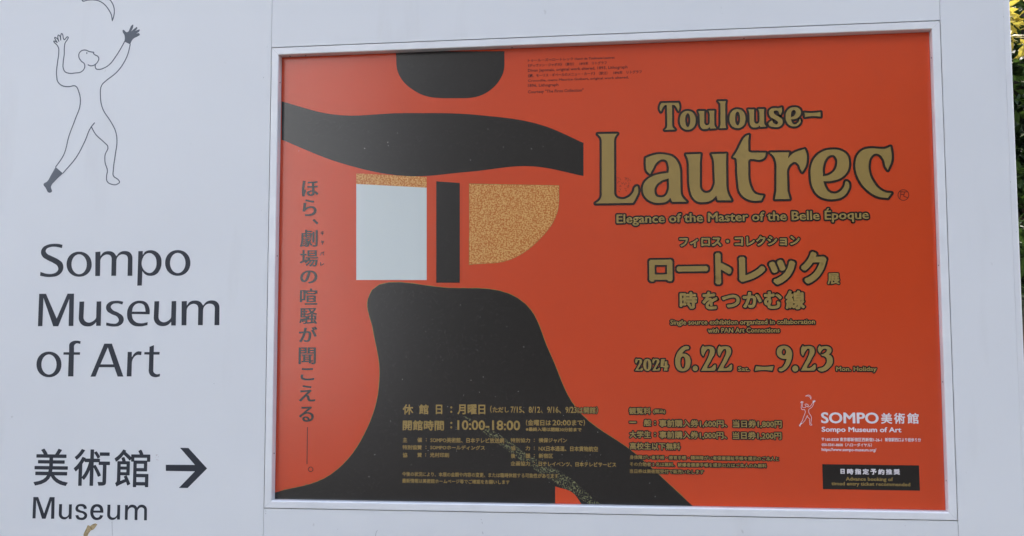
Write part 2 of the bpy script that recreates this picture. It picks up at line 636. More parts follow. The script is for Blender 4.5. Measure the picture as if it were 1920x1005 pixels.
vinyl('lettering', [to_px(g, **E1) for g in
      (S([SOMPO[0]]), [ellipse(363, 219, 79, 79, 40, 0.95), ellipse(363, 219.5, 48, 62.5)], S([SOMPO[1]]), S(SOMPO[2:4]),
       [ellipse(982.5, 211, 79.5, 81, 40, 0.95), ellipse(982.5, 211.5, 48.5, 63.5)])], vinyl_dark, 'large dark first word of the museum name')
m1 = S([SOMPO[1]])
vinyl('lettering', [to_px(g, **E1) for g in
      (S([MUSEUM[0]]), S([MUSEUM[1]]), S([MUSEUM[2]]), S(MUSEUM[3:5]), shift(S([U2]), 471, -2),
       shift(m1, 1006 - 464 * 1.02, 447 - 137 * 1.0, 1.02, 1.0))], vinyl_dark, 'large dark word Museum')
vinyl('lettering', [to_px(g, **E1) for g in
      ([ellipse(173.5, 848.5, 78.5, 80.5, 40, 0.95), ellipse(173.5, 849, 47.5, 63)], S([OFART[0]]), S(OFART[1:3]), S([OFART[3]]), S([OFART[4]]))],
      vinyl_dark, 'large dark words of Art')

E2 = dict(ox=40, oy=800, s=4.8)
mus2 = [['108,633,c 152,633,c 205,780,c 256,634,c 300,634,c 296,829,c 267,829,c 271,668,c 218,829,c 186,829,c 134,660,c 128,826,c 100,826,c'],
        ['340,697,c 367,697,c 364,785,r 375,808 398,813 420,800 427,775,r 429,699,c 455,699,c 452,831,c 427,831,c 426,812,c 405,830 375,834 348,818 337,785,r'],
        ['590,738,c 563,741,c 555,722 535,716 515,722 512,738 530,752 565,763 590,785 592,808 575,832 535,840 500,828 486,798,c 513,795,c 520,812 540,819 560,813 567,798 555,783 520,772 492,757 487,732 503,705 538,696 570,702 585,718'],
        ['648,774,c 738,775,c 737,745 720,710 682,697 645,708 624,742 620,775 632,815 655,836 690,840 722,825 737,800,c 710,795,c 700,812 680,819 660,808 650,790', '650,755,c 658,732 680,720 702,732 710,755,c'],
        None,
        ['934,706,c 960,706,c 960,725,c 978,706 1005,702 1030,712 1042,728,c 1060,708 1090,702 1120,718 1131,750,r 1130,843,c 1104,843,c 1105,765,r 1100,735 1082,727 1060,735 1046,765,r 1044,841,c 1019,840,c 1020,765,r 1013,733 995,727 972,737 958,765,r 956,839,c 931,838,c']]
gr = [S(g) if g else None for g in mus2]
gr[4] = shift(gr[1], 435, 5)
vinyl('lettering', [to_px(g, **E2) for g in gr], vinyl_dark, 'smaller dark word Museum under the Japanese characters')
vinyl('arrow', [to_px([[(1300, 343), (1562, 344), (1428, 190), (1504, 192), (1672, 376), (1497, 552), (1418, 551), (1562, 402), (1300, 398)]], **E2)], vinyl_dark, 'dark arrow pointing right')


def bold_text(P, text, xl, yl, xr, yr, h, bx, bz=None, n=2, caps=2, grow=0.0):
    """fill plus weight; the ink with its weight fills the box"""
    b = max(bx, bz or bx) * PXM
    paths = fit(text, xl, yl, xr, yr, h, P.y, b, n)
    P.fill(paths)
    P.stroke(paths, bx * PXM, (bz or bx) * PXM, caps=caps)
    return paths


P = Print(VY)
for ch, x0, x1, y0, y1 in (('美', 108, 417, 197, 533), ('術', 466, 792, 201, 535), ('館', 832, 1154, 205, 545)):
    bold_text(P, ch, 40 + x0 / 4.8, 800 + y1 / 4.8, 40 + x1 / 4.8, 800 + y1 / 4.8, (y1 - y0) / 4.8, 1.05, 0.85, n=4, caps=4)
on_sign(P.make('lettering', vinyl_dark, None, 'large dark Japanese characters beside the arrow'))

# the line-drawn figure reaching for a crescent
def z8(s): return [(80 + x / 9.139, 40 + y / 9.139) for x, y, *_ in parse(s)]


def line8(s, closed=False):
    return [(80 + x / 9.139, 40 + y / 9.139) for x, y in smooth_path(parse(s), closed, 4)]


def line3(s, closed=False):
    return [(x / 2.5125, y / 2.5125) for x, y in smooth_path(parse(s), closed, 4)]


def line7(s, closed=True):
    return [(140 + x / 11.164, y / 11.164) for x, y in smooth_path(parse(s), closed, 4)]


FIG_LINES = [
    line8('248,1005 236,900 255,700 275,540 270,450 240,400 195,355 190,340 215,343 250,362,c 212,300 205,278 235,285 277,342,c 260,262 268,236 285,243 310,320,c 313,230 325,208 340,225 355,290 368,313 400,285 425,265 438,275 430,300 385,370 372,450 370,560 352,700 352,800 385,865 450,890 560,885 650,870 700,830 722,770 715,730 660,680 620,610 625,550 665,505 730,492 800,518 875,530,c 870,552,c 905,580,c 945,600 962,640 950,680 905,735 870,755 820,762 778,745'),
    line8('908,730 900,770 915,812 970,823 1050,800 1150,735 1240,620 1330,480 1405,345'),
    line8('1500,395 1460,560 1390,710 1260,880 1100,1005'),
    line8('757,535,c 757,552,c'),
    line3('268,373 270,380 290,402 325,408 355,405 372,435 378,490 355,560 325,640 300,730 262,787'),
    line3('503,377 480,400 473,450 485,515 520,570 545,620 551,660 543,730 534,800 534,828 558,848 563,858 555,866 525,868 505,855 502,830 506,805 495,765 495,730 508,690 490,670 450,632 430,597'),
    line3('445,579 430,597 400,665 360,740 297,815'),
]
FIG_FILLS = [
    line3('262,787,c 297,817,c 262,850 240,880 243,905 232,908 215,885 205,868 222,855 240,825', True),
    line7('1040,870,c 1165,930,c 1190,860 1240,800 1320,760 1365,720 1350,698 1290,700,c 1355,650 1360,620 1325,625 1265,645,c 1310,590 1305,565 1270,585 1185,655,c 1225,550 1222,515 1200,525 1150,610 1110,670 1080,672 1040,635 1010,625 1005,665 1040,730 1050,800'),
]
FIG_MOON = line7('165,22 260,5 400,-2 520,25 620,90 710,200 770,320 788,435,c 815,350 830,240 812,120 750,10 680,-60 560,-110 430,-110 300,-60')
P = Print(VY)
P.stroke(to_plane(FIG_LINES, VY), 1.1 * PXM, closed=False, caps=4)
P.fill(to_plane([FIG_FILLS[0]], VY))
P.fill(to_plane([FIG_FILLS[1]], VY))
on_sign(P.make('emblem', vinyl_grey, None, 'thin line drawing of a reaching figure'))
P = Print(VY)
P.stroke(to_plane([FIG_MOON], VY), 1.1 * PXM, closed=True, caps=4)
on_sign(P.make('crescent', vinyl_grey, None, 'thin outlined crescent over the figure'))

# wear on the board
patch_m = mat('chipped_ochre_patch', (0.48, 0.36, 0.19), 0.7, 0.2)
noise_mix(patch_m, (0.50, 0.38, 0.20), (0.30, 0.22, 0.11), 160, 0.45, 0.6, 4)
pp = to_px([smooth_path(parse('562,1000,c 560,968 575,935 590,905 598,888 620,895,c 640,880 668,870,c 684,880,c 668,902 650,925 625,935 610,955 595,985 590,1010,c'), True, 3)], **E2)
on_sign(Print(-0.0004).fill(to_plane(pp, -0.0004)).make('chipped_patch', patch_m, None, 'ochre chipped patch under the small word'))
scr_m = mat('grey_scratch', (0.22, 0.22, 0.22), 0.8, 0.2)
noise_mix(scr_m, (0.24, 0.23, 0.22), (0.35, 0.34, 0.33), 300, 0.4, 0.6, 2)
sc_lines = [[(707.6, 994.5), (706, 996.5), (704.8, 1000), (704, 1006), (704.5, 1012)], [(902, 973.5), (902.4, 975)], [(903.6, 978.5), (904.4, 981.5)],
            [(905, 997), (905.6, 1001.5)], [(498.4, 957.5), (498.4, 959)], [(498.3, 962), (498.4, 963.6)], [(494.4, 144.6), (494.3, 146.4)],
            [(545.5, 954.2), (546.6, 954.6)], [(633, 992), (633.6, 992.6)], [(1796.6, 985), (1797, 1005)], [(1881.3, 31), (1881.4, 32)], [(1894.6, 340.4), (1894.7, 341.6)],
            [(1905.9, 434), (1906.1, 435.4)], [(401, 719), (401.6, 719.6)], [(210, 978), (210.6, 1004)], [(1697, 985.5), (1697.5, 986)]]
for ln in sc_lines:
    P = Print(-0.0003)
    P.stroke(to_plane([ln], -0.0003), 0.32 * PXM, closed=False, caps=2)
    on_sign(P.make('scratch', scr_m, None))
st_m = mat('reddish_scuff', (0.58, 0.50, 0.48), 0.7, 0.2)
noise_mix(st_m, (0.60, 0.52, 0.50), (0.50, 0.40, 0.38), 300, 0.4, 0.6, 2)
P = Print(-0.0003)
rr = random.Random(3)
sl_ = []
for k in range(9):
    a, b = 290 + rr.random() * 8, 852 + rr.random() * 11
    sl_.append([(a, b), (a + rr.uniform(-2, 2), b + rr.uniform(-2, 2))])
P.stroke(to_plane(sl_, -0.0003), 0.3 * PXM, closed=False, caps=2)
on_sign(P.make('scuff', st_m, None, 'faint reddish scuff left of the arrow'))

# ------------------------------------------------------------------ the poster
poster = empty('poster', 'orange exhibition poster with gold lettering behind the white frame of the sign', 'poster', loc=(0.75, POSTER_Y, FB))
poff = Vector((-0.75, -POSTER_Y, -FB))


def on_poster(o):
    o.parent = poster
    o.location = poff
    return o


on_poster(box('sheet', 0.0175, FW - 0.0175, POSTER_Y, POSTER_Y + 0.003, FB + 0.0175, FT - 0.0175, ink_orange))
X0, X1, Z0, Z1 = 0.0176, FW - 0.0176, FB + 0.0176, FT - 0.0176


def layer(k):
    return POSTER_Y - 0.00012 * k


def clip(loop):
    """keep a loop inside the sheet"""
    def cut(p, inside, inter):
        o = []
        for i in range(len(p)):
            a, b = p[i], p[(i + 1) % len(p)]
            if inside(a): o.append(a)
            if inside(a) != inside(b): o.append(inter(a, b))
        return o

    def lx(v): return lambda a, b: (v, a[1] + (b[1] - a[1]) * (v - a[0]) / (b[0] - a[0]))
    def lz(v): return lambda a, b: (a[0] + (b[0] - a[0]) * (v - a[1]) / (b[1] - a[1]), v)
    loop = cut(loop, lambda q: q[0] >= X0, lx(X0))
    loop = cut(loop, lambda q: q[0] <= X1, lx(X1))
    loop = cut(loop, lambda q: q[1] >= Z0, lz(Z0))
    loop = cut(loop, lambda q: q[1] <= Z1, lz(Z1))
    return loop


def art(name, s, m, k, label, edge=None):
    y = layer(k)
    path = smooth_path(parse(s), True, 8)
    loop = clip(to_plane([path], y)[0])
    on_poster(Print(y).fill([loop]).make(name, m, None, label))
    if edge:
        ye = layer(k) + 0.00005
        P = Print(ye)
        rr = random.Random(len(s))
        lp = clean(loop)
        lines = []
        for i in range(len(lp)):
            a, b = lp[i], lp[(i + 1) % len(lp)]
            lim = 0.004
            if min(a[0], b[0]) < X0 + lim or max(a[0], b[0]) > X1 - lim or min(a[1], b[1]) < Z0 + lim or max(a[1], b[1]) > Z1 - lim: continue
            for q in range(3):
                t0, t1 = q / 3, (q + 1) / 3
                lines.append(([(a[0] + (b[0] - a[0]) * t0, a[1] + (b[1] - a[1]) * t0), (a[0] + (b[0] - a[0]) * t1, a[1] + (b[1] - a[1]) * t1)], rr.uniform(0.5, 1.5)))
        for ln, r in lines:
            P.stroke([ln], r * edge * PXM, closed=False, caps=3)
        on_poster(P.make('print_edge', ink_olive, None))


# plain stand-in for the picture on the poster: abstract colour fields of about the same sizes and colours
art('colour_field', '528,190,c 620,214 760,212 900,216 1020,236 1094,268,c 1094,330,c 1000,312 880,322 760,330 640,306 528,262,c', art_black, 1, 'long dark bowed band')
art('colour_field', '742,96,c 946,96,c 942,140 915,172 848,184 780,172 748,140', art_black, 2, 'dark half disc hanging from the top edge')
art('colour_field', '668,345,c 800,352,c 800,525,c 668,525,c', ink_pale, 3, 'pale upright rectangle')
art('colour_field', '668,325,c 800,332,c 800,352,c 668,345,c', art_gold, 2, 'speckled ochre strip over the pale rectangle')
art('colour_field', '880,345,c 1048,348,c 1044,400 1010,450 960,485 880,496,c', art_gold, 2, 'speckled ochre quarter disc', 0.6)
art('colour_field', '818,340,c 862,343,c 862,530,c 818,530,c', art_black, 5, 'dark upright bar')
art('colour_field', '690,560 840,540 985,570 1030,660 1080,765 1190,850 1300,950,c 514,950,c 514,924,c 620,890 690,800 712,700 700,620', art_black, 4, 'broad dark mound at the foot', 0.8)
art('colour_field', '866,778,c 905,797 938,816 990,852 1060,890 1125,945,c 1104,945,c 1045,908 984,868 932,830', art_band, 5, 'speckled diagonal band')
art('colour_field', '1041,912,c 1075,925 1092,948,c 1041,948,c', ink_orange, 6, 'small orange wedge')
# scattered specks in the dark print
P = Print(layer(5))
rr = random.Random(11)
for k in range(60):
    for tries in range(30):
        x, y = rr.uniform(560, 1230), rr.uniform(110, 935)
        up = abs((y - 262) - (x - 800) * 0.06) < 36 and 560 < x < 1060
        dn = y > 565 and (735 - (y - 730) * 0.55 if y > 730 else 730) < x < (985 if y < 730 else 1040 + (y - 730) * 1.05)
        if up or dn: break
    else:
        continue
    P.fill(to_plane([ellipse(x, y, rr.uniform(.22, .6), rr.uniform(.22, .6), 6)], P.y))
on_poster(P.make('print_specks', ink_pale, None, 'tiny pale specks in the dark print'))['kind'] = 'stuff'


def outlined(groups_px, r, label, k=8, m=None, closed=True):
    """gold shapes with a dark outline"""
    yo, yi = layer(k), layer(k + 1)
    O = Print(yo)
    I = Print(yi)
    for g in groups_px:
        O.fill(to_plane(g, yo))
        O.stroke(to_plane(g, yo), r * PXM, caps=8)
        I.fill(to_plane(g, yi))
    a = on_poster(I.make('lettering', m or ink_gold, None, label))
    b = O.make('lettering_outline', ink_brown, None)
    b.parent = a
    return a


L3 = dict(ox=1100, oy=170, s=3.7233)
L4 = dict(ox=1400, oy=170, s=3.7219)
LT = dict(ox=1340, oy=230, s=5.914)
L = [to_px(S(['78,303,c 213,300,c 198,320 191,360,r 192,705,r 203,742 240,757 290,745 325,710 343,670 352,667 358,680 360,705 345,745 323,783,c 62,787,c 90,765 103,740 105,710,r 105,370,r 100,330']), **L3),
     to_px(S(['413,470,c 450,455 500,444 550,447 605,465 640,510 653,575,r 655,690,r 663,735 697,775,c 598,776,c 584,748,c 560,772 510,783 455,775 412,745 393,700 400,650 430,615 480,590 572,573,c 572,525 555,487 525,480 490,500 462,545 443,583,c 420,560 413,520',
              '573,612,c 570,700 550,735 515,745 485,735 473,705 485,660 520,630']), **L3),
     to_px(S(['693,445,c 795,442,c 790,500,r 790,640,r 800,695 828,713 865,705 888,670 893,600,r 890,520,r 885,475 872,443,c 975,440,c 973,500,r 975,640,r 983,710 1010,765,c 915,765,c 905,733,c 870,765 820,778 770,772 738,740 722,690 715,620,r 713,530,r 706,475']), **L3),
     to_px(S(['380,137,c 372,200,r 373,290,r 380,320 410,332,c 566,333,c 560,372 535,400 490,412 430,403 385,408 372,440,r 372,560,r 380,650 402,720 440,780 490,803 540,808,c 515,862,c 430,865 350,840 285,780 262,690,r 250,560,r 246,440 236,395 205,382,c 245,320 290,230 330,165 358,142']), **LT),
     to_px(S(['162,432,c 297,430,c 288,472,c 320,440 370,418 405,408,c 418,440 420,480 410,530 388,567,c 375,545 362,515 335,497 308,510 285,545 282,600,r 285,700,r 300,755,c 197,757,c 207,700,r 208,560,r 203,490 187,455']), **L4),
     to_px(S(['535,632,c 600,628 670,600 708,550 714,500 700,450 660,420 600,411 530,425 475,470 450,530 447,600 460,670 500,730 560,755 610,757 670,740 705,700 716,660 710,640 698,632 680,670 650,705 610,718 575,708 550,675',
              '532,597,c 532,540 545,490 575,455 605,450 628,475 630,520 608,565 570,590']), **L4),
     to_px(S(['1003,390,c 1010,430 1010,490 985,553,c 970,530 955,480 925,445 895,440 865,465 852,510 855,570 880,630 930,690 970,710 1010,715,c 985,748,c 920,740 850,700 790,630 763,560 760,500 775,450 810,415 860,403 920,405 965,405']), **L4)]
outlined(L, 4.3, 'largest gold title word with dark outline')

LA = dict(ox=1220, oy=180, s=11.294)
LB = dict(ox=1380, oy=180, s=11.294)
UU = '1010,318,c 1138,318,c 1135,400,r 1135,540,r 1145,595 1185,620 1235,600 1250,540,r 1250,400,r 1240,350 1225,312,c 1350,310,c 1345,400,r 1348,580,r 1360,640 1388,680,c 1265,690,c 1250,655,c 1220,685 1160,700 1090,690 1050,630 1040,540,r 1035,400,r'
T = [to_px(S(['225,150,c 590,143,c 608,210 607,260 590,318,c 560,270 530,220 490,190 458,192 452,240,r 455,600,r 468,660 515,710,c 300,717,c 340,670 350,600,r 345,240,r 340,200 320,190 280,215 245,265 215,330,c 195,290 195,220']), **LA),
     to_px([ellipse(785, 515, 168, 200, 40, 0.92), ellipse(785, 510, 54, 146)], **LA),
     to_px(S([UU]), **LA),
     to_px(S(['1430,112,c 1590,108,c 1578,180,r 1582,600,r 1598,675,c 1462,680,c 1480,600,r 1478,200,r 1462,145']), **LA),
     to_px([ellipse(1838, 480, 170, 200, 40, 0.92), ellipse(1840, 475, 54, 146)], **LA),
     to_px(shift(S([UU]), -752, -34), **LB),
     to_px(S(['968,240,c 975,290 965,350 935,405,c 915,370 890,320 850,305 805,320 800,350 840,400 920,445 975,490 988,550 960,620 890,655 800,655 720,635 688,590 720,545 765,515,c 785,560 830,595 880,590 893,560 860,520 790,480 720,430 700,370 705,310 750,270 820,255 900,258']), **LB),
     to_px(S(['1165,495,c 1240,490 1320,450 1368,380 1365,300 1310,250 1230,238 1140,260 1075,330 1052,430 1070,540 1130,615 1230,645 1320,615 1365,555 1368,510 1355,492 1330,540 1280,590 1230,600 1185,560',
              '1165,450,c 1165,380 1190,310 1225,295 1260,320 1262,370 1230,420']), **LB),
     to_px(S(['1455,352,c 1540,360 1640,358 1790,343,c 1790,435,c 1640,425 1540,432 1460,445,c']), **LB)]
outlined(T, 4.1, 'gold upper title word ending in a dash', k=6)

D1 = dict(ox=1250, oy=640, s=13.714)
D2 = dict(ox=1400, oy=640, s=10.667)
D3 = dict(ox=1180, oy=650, s=16.756)
TWO = S(['935,110,c 965,140,c 1040,130 1130,130 1210,170 1235,240 1225,320 1170,420 1110,540 1050,640 1035,690,c 1110,690 1170,660 1215,610 1250,600 1262,660 1255,720 1225,755,c 885,758,c 960,620 1050,450 1100,320 1110,240 1095,200 1060,195 1010,240 970,310 940,385,c 905,340 890,260 895,180'])
outlined([to_px(S(['400,315,c 430,270 490,215 572,190 580,160 560,130 520,122 430,140 340,210 260,330 222,470 222,580 260,690 330,755 410,770 500,750 580,680 610,580 605,450 560,370 490,325',
                   '410,390 445,400 475,470 478,600 455,680 420,705 385,680 360,620 355,480 375,410']), **D1),
          to_px([ellipse(735, 695, 67, 67, 20)], **D1), to_px(TWO, **D1), to_px(shift(TWO, 422, 0), **D1)], 2.7, 'gold opening date')
outlined([to_px(S(['185,498,c 360,510 535,497,c 510,588,c 340,572 165,588,c']), **D2),
          to_px(S(['800,350,c 750,352 670,330 615,270 605,200 630,130 690,95 770,90 850,125 900,200 905,300 880,400 830,500 760,570 690,600 650,590 640,560 700,530 760,460']) + [ellipse(745, 215, 44, 68, 20)], **D2),
          to_px([ellipse(972, 545, 60, 60, 20)], **D2),
          to_px(shift(TWO, 396.6, -3.6, 0.778, 0.778), **D2),
          to_px(S(['1460,82,c 1490,110,c 1560,97 1640,105 1690,150 1690,210 1645,262,c 1700,300 1722,370 1710,450 1650,530 1560,590 1470,600 1418,560,c 1430,548 1520,520 1590,450 1605,380 1590,330 1550,300 1510,290,c 1490,262,c 1550,245 1598,200 1600,160 1560,145 1500,180 1465,243,c 1435,200 1428,130']), **D2)], 2.7, 'gold closing date after the dash')
k2 = 232 / 370.0
outlined([to_px(shift(TWO, 183 - 885 * k2, 370 - 110 * 0.594, k2, 0.594), **D3),
          to_px([ellipse(565, 570, 128, 190, 24, 0.9), ellipse(565, 575, 33, 142, 16)], **D3),
          to_px(shift(TWO, 722 - 885 * k2, 370 - 110 * 0.594, k2, 0.594), **D3),
          to_px([[(1000, 390), (1120, 390), (1070, 600), (1110, 600), (1110, 460), (1190, 460), (1190, 590), (1228, 585), (1225, 655), (1190, 650), (1200, 752), (1085, 752), (1105, 650), (975, 635)]], **D3)], 2.4, 'gold year in small numerals')


def gold_lines(rows, bold, r, label, k=8, bz=None, n=2, ink_m=None, out_m=None, caps=3):
    """rows of (text, x_left, x_right, y_bottom_left, y_bottom_right, height): gold type with a dark halo"""
    I = Print(layer(k + 1))
    O = Print(layer(k))
    for text, xl, xr, yl, yr, h in rows:
        bold_text(I, text, xl, yl, xr, yr, h, bold, bz, n=n, caps=2)
        if r:
            paths = fit(text, xl, yl, xr, yr, h, O.y, bold * PXM, n)
            O.stroke(paths, (r + bold) * PXM, caps=caps)
            O.fill(paths)
    a = on_poster(I.make('lettering', ink_m or ink_gold, None, label))
    if r:
        b = O.make('lettering_outline', out_m or ink_brown, None)
        b.parent = a
    return a


def c5(x): return 1180 + x / 4.3636
def r5(y): return 430 + y / 4.3636


gold_lines([('Elegance of the Master of the Belle Époque', 1156, 1629.5, 424, 416.2, 27.0)], 0.62, 2.6, 'gold English subtitle under the title', bz=0.35)
gold_lines([('フィロス・コレクション', c5(410), c5(1395), 464, 460, 19.5)], 0.8, 2.3, 'small gold Japanese line above the large katakana', n=3)
gold_lines([(ch, c5(a), c5(b), r5(d), r5(d), (d - c) / 4.3636) for ch, a, b, c, d in
            (('ロ', 163, 355, 248, 425), ('ー', 388, 645, 301, 345), ('ト', 705, 840, 192, 450), ('レ', 898, 1115, 225, 430), ('ッ', 1145, 1362, 248, 452), ('ク', 1407, 1620, 182, 445))],
           3.0, 3.6, 'large gold katakana name', n=5, caps=6)
gold_lines([('展', c5(1622), c5(1722), r5(450), r5(450), 21)], 0.75, 1.9, 'small gold character after the katakana', k=6)
gold_lines([(ch, c5(a), c5(b), r5(d), r5(d), (d - c) / 4.3636) for ch, a, b, c, d in
            (('時', 412, 555, 512, 650), ('を', 598, 725, 510, 655), ('つ', 758, 905, 535, 640), ('か', 930, 1085, 512, 642), ('む', 1103, 1250, 508, 650), ('線', 1280, 1438, 500, 655))],
           1.35, 2.5, 'gold Japanese subtitle', n=4, caps=5)
gold_lines([('Single source exhibition organized in collaboration', 1256.8, 1528.3, 611.3, 611.0, 12.2)], 0.3, 2.1, 'upper tiny gold line above the dates', bz=0.25)
gold_lines([('with PAN Art Connections', 1327, 1462, 624, 623.6, 9.4)], 0.3, 2.1, 'lower tiny gold line above the dates', bz=0.25)
gold_lines([('Sat.', 1383.5, 1405.5, 695.8, 695.8, 8.2)], 0.35, 2.0, 'tiny gold weekday after the opening date', bz=0.25)
gold_lines([('Mon. Holiday', 1567.9, 1644, 698.4, 698.4, 11)], 0.35, 2.0, 'tiny gold weekday after the closing date', bz=0.25)


def a5(x): return 720 + x / 5.288
def b5(x): return 940 + x / 5.288
def y5(y): return 740 + y / 5.288
def p5(x): return 1160 + x / 5.291


H = 0.62
gold_lines([('休', a5(185), a5(290), y5(197), y5(197), 19), ('館', a5(345), a5(442), y5(195), y5(195), 18.8), ('日', a5(513), a5(578), y5(194), y5(194), 18), (':', a5(657), a5(677), y5(181), y5(181), 12.5),
            ('月曜日', a5(728), a5(1005), y5(196), y5(196), 19),
            ('開館時間', a5(185), a5(595), y5(355), y5(356), 19.4), (':', a5(657), a5(677), y5(335), y5(335), 12.5), ('10:00-18:00', a5(727), a5(1350), y5(352), y5(352), 18.5)],
           0.62, 1.4, 'gold opening days and hours', n=3)
gold_lines([('(', a5(1052), a5(1068), y5(180), y5(180), 13.5), ('ただし', a5(1078), a5(1238), y5(177), y5(177), 10.5), ('7/15、8/12、9/16、9/23', b5(92), b5(748), y5(184), y5(185), 12.5), ('は開館', b5(755), b5(935), y5(188), y5(188), 12.5), (')', b5(940), b5(958), y5(190), y5(190), 13.5),
            ('(', b5(243), b5(258), y5(308), y5(308), 11.5), ('金曜日は', b5(262), b5(492), y5(307), y5(307), 11.3), ('20:00', b5(507), b5(690), y5(306), y5(306), 10.5), ('まで', b5(700), b5(808), y5(306), y5(306), 10.5), (')', b5(815), b5(830), y5(309), y5(309), 11.5),
            ('※最終入場は閉館30分前まで', b5(242), b5(795), y5(365), y5(365), 7.6)], 0.3, 1.1, 'gold notes in brackets')
rows = []
for (t, x0, x1, c0, c1) in (('主', a5(186), a5(231), 425, 472), ('催', a5(330), a5(378), 425, 472), (':', a5(414), a5(424), 432, 462), ('SOMPO美術館、日本テレビ放送網', a5(460), a5(1190), 425, 476),
                            ('特別協賛', a5(183), a5(375), 500, 545), (':', a5(411), a5(421), 507, 537), ('SOMPOホールディングス', a5(458), a5(1000), 500, 545),
                            ('協', a5(185), a5(232), 575, 622), ('賛', a5(330), a5(375), 575, 620), (':', a5(408), a5(418), 582, 612), ('光村印刷', a5(455), a5(645), 575, 622),
                            ('特別協力', b5(92), b5(285), 430, 475), (':', b5(322), b5(332), 437, 467), ('損保ジャパン', b5(370), b5(650), 430, 476),
                            ('協', b5(95), b5(140), 508, 553), ('力', b5(240), b5(285), 508, 553), (':', b5(322), b5(332), 515, 545), ('NX日本通運、日本貨物航空', b5(370), b5(958), 508, 560),
                            ('後', b5(95), b5(140), 583, 630), ('援', b5(240), b5(288), 583, 630), (':', b5(322), b5(332), 590, 620), ('新宿区', b5(370), b5(512), 583, 630),
                            ('企画協力', b5(92), b5(285), 660, 706), (':', b5(322), b5(332), 667, 697), ('日テレイベンツ、日本テレビサービス', b5(370), b5(1138), 664, 712)):
    rows.append((t, x0, x1, y5(c1), y5(c1) + (0.8 if x1 - x0 > 80 else 0), (c1 - c0) / 5.288))
gold_lines(rows, 0.22, 1.0, 'small gold list of organisers')
gold_lines([('今後の状況により、本展の会期や内容の変更、または臨時休館する可能性があります', 754, b5(565), y5(815), 895.5, 8.6),
            ('最新情報は美術館ホームページ等でご確認をお願いします', 754, a5(1245), y5(880), y5(884), 8.2)], 0.16, 1.0, 'two tiny gold notice lines')
gold_lines([('観覧料', p5(103), p5(318), 776.9, 776.9, 12.6), ('(税込)', p5(343), p5(463), 776.2, 776.2, 9),
            ('一', p5(105), p5(175), 793, 793, 2.6), ('般', p5(250), p5(325), 799.2, 799.2, 12.8), (':', p5(352), p5(370), 797, 797, 7.5), ('事前購入券1,600円、当日券1,800円', p5(402), p5(1618), 801.3, 802.3, 14.4),
            ('大学生', p5(108), p5(320), 821.3, 821.3, 13.4), (':', p5(352), p5(370), 818.5, 818.5, 7.5), ('事前購入券1,000円、当日券1,200円', p5(402), p5(1615), 823, 824.2, 14.4),
            ('高校生以下無料', p5(110), p5(612), 843.2, 843.6, 13.4)], 0.38, 1.8, 'gold admission prices')
gold_lines([('身体障がい者手帳・療育手帳・精神障がい者保健福祉手帳を提示のご本人と', p5(110), p5(1588), 861.5, 863.9, 7.9),
            ('その介助者１名は無料、被爆者健康手帳を提示の方はご本人のみ無料', p5(110), p5(1468), 874.4, 877, 7.9),
            ('当日券は美術館受付で販売いたします', p5(110), p5(845), 887.6, 888.6, 7.9)], 0.16, 1.5, 'three tiny gold lines of conditions')

# dark lettering: credits and the vertical sentence
def c4(x): return 960 + x / 6.857
def q4(y): return 80 + y / 6.857


P = Print(layer(2))
for t, xr, yl, yr, h in (('トゥールーズ＝ロートレック Henri de Toulouse-Lautrec', 1320, 246, 210, 40), ('《ディヴァン・ジャポネ》（部分）　1893年　リトグラフ', 1218, 314, 280, 42),
                         ('Divan Japonais, original work altered, 1893, Lithograph', 1485, 388, 342, 50), ('《鰐、モーリス・ギベールのメニュー・カード》（部分）　1896年　リトグラフ', 1668, 448, 396, 44),
                         ('Crocodile, menu Maurice Guibert, original work altered,', 1500, 512, 470, 40), ('1896, Lithograph', 597, 584, 568, 50), ('Courtesy "The Firos Collection"', 920, 664, 640, 52)):
    bold_text(P, t, c4(205), q4(yl), c4(xr), q4(yr), h / 6.857, 0.16)
on_poster(P.make('lettering', ink_credit, None, 'tiny dark red credit lines near the top edge'))

P = Print(layer(3))
for ch, x0, x1, y0, y1, bx, bz in (('ほ', 565.7, 597, 338, 368.7, 1.2, .35), ('ら', 567, 593.5, 373, 405.8, 1.2, .35), ('、', 585.7, 597, 410.5, 420.8, .7, .5), ('劇', 562, 595.5, 430, 463.5, .95, .25), ('場', 562, 596.3, 468, 500.5, .95, .25),
                                   ('の', 562.6, 595, 506, 532.3, 1.2, .3), ('喧', 562, 595, 540, 572, .95, .25), ('騒', 561, 594.6, 577, 608, .8, .2), ('が', 560.2, 594.6, 611.8, 642, 1.15, .35), ('聞', 559.6, 592, 650.7, 683.5, .95, .25),
                                   ('こ', 563.4, 589, 689.8, 713.7, .9, .6), ('え', 560.2, 591, 721.7, 753.5, 1.1, .4), ('る', 560.2, 588.3, 761.5, 791.7, 1.1, .4)):
    bold_text(P, ch, x0, y1, x1, y1, y1 - y0, bx, bz, n=4, caps=5)
P.stroke(to_plane([[(576.4, 801.3), (575.6, 869.7)]], P.y), 0.7 * PXM, closed=False, caps=3)
P.stroke(to_plane([ellipse(582.5, 880, 4.3, 4.3, 20)], P.y), 0.6 * PXM, caps=3)
for ch, x0, x1, y0, y1 in (('キ', 601, 607.5, 432.8, 441.2), ('ャ', 601.5, 607.5, 450.5, 459.3), ('バ', 599.6, 608, 471.8, 478.8), ('レ', 600.2, 607.5, 491.3, 498.3)):
    bold_text(P, ch, x0, y1, x1, y1, y1 - y0, .35)
on_poster(P.make('lettering', ink_brown, None, 'dark vertical Japanese sentence at the left edge'))

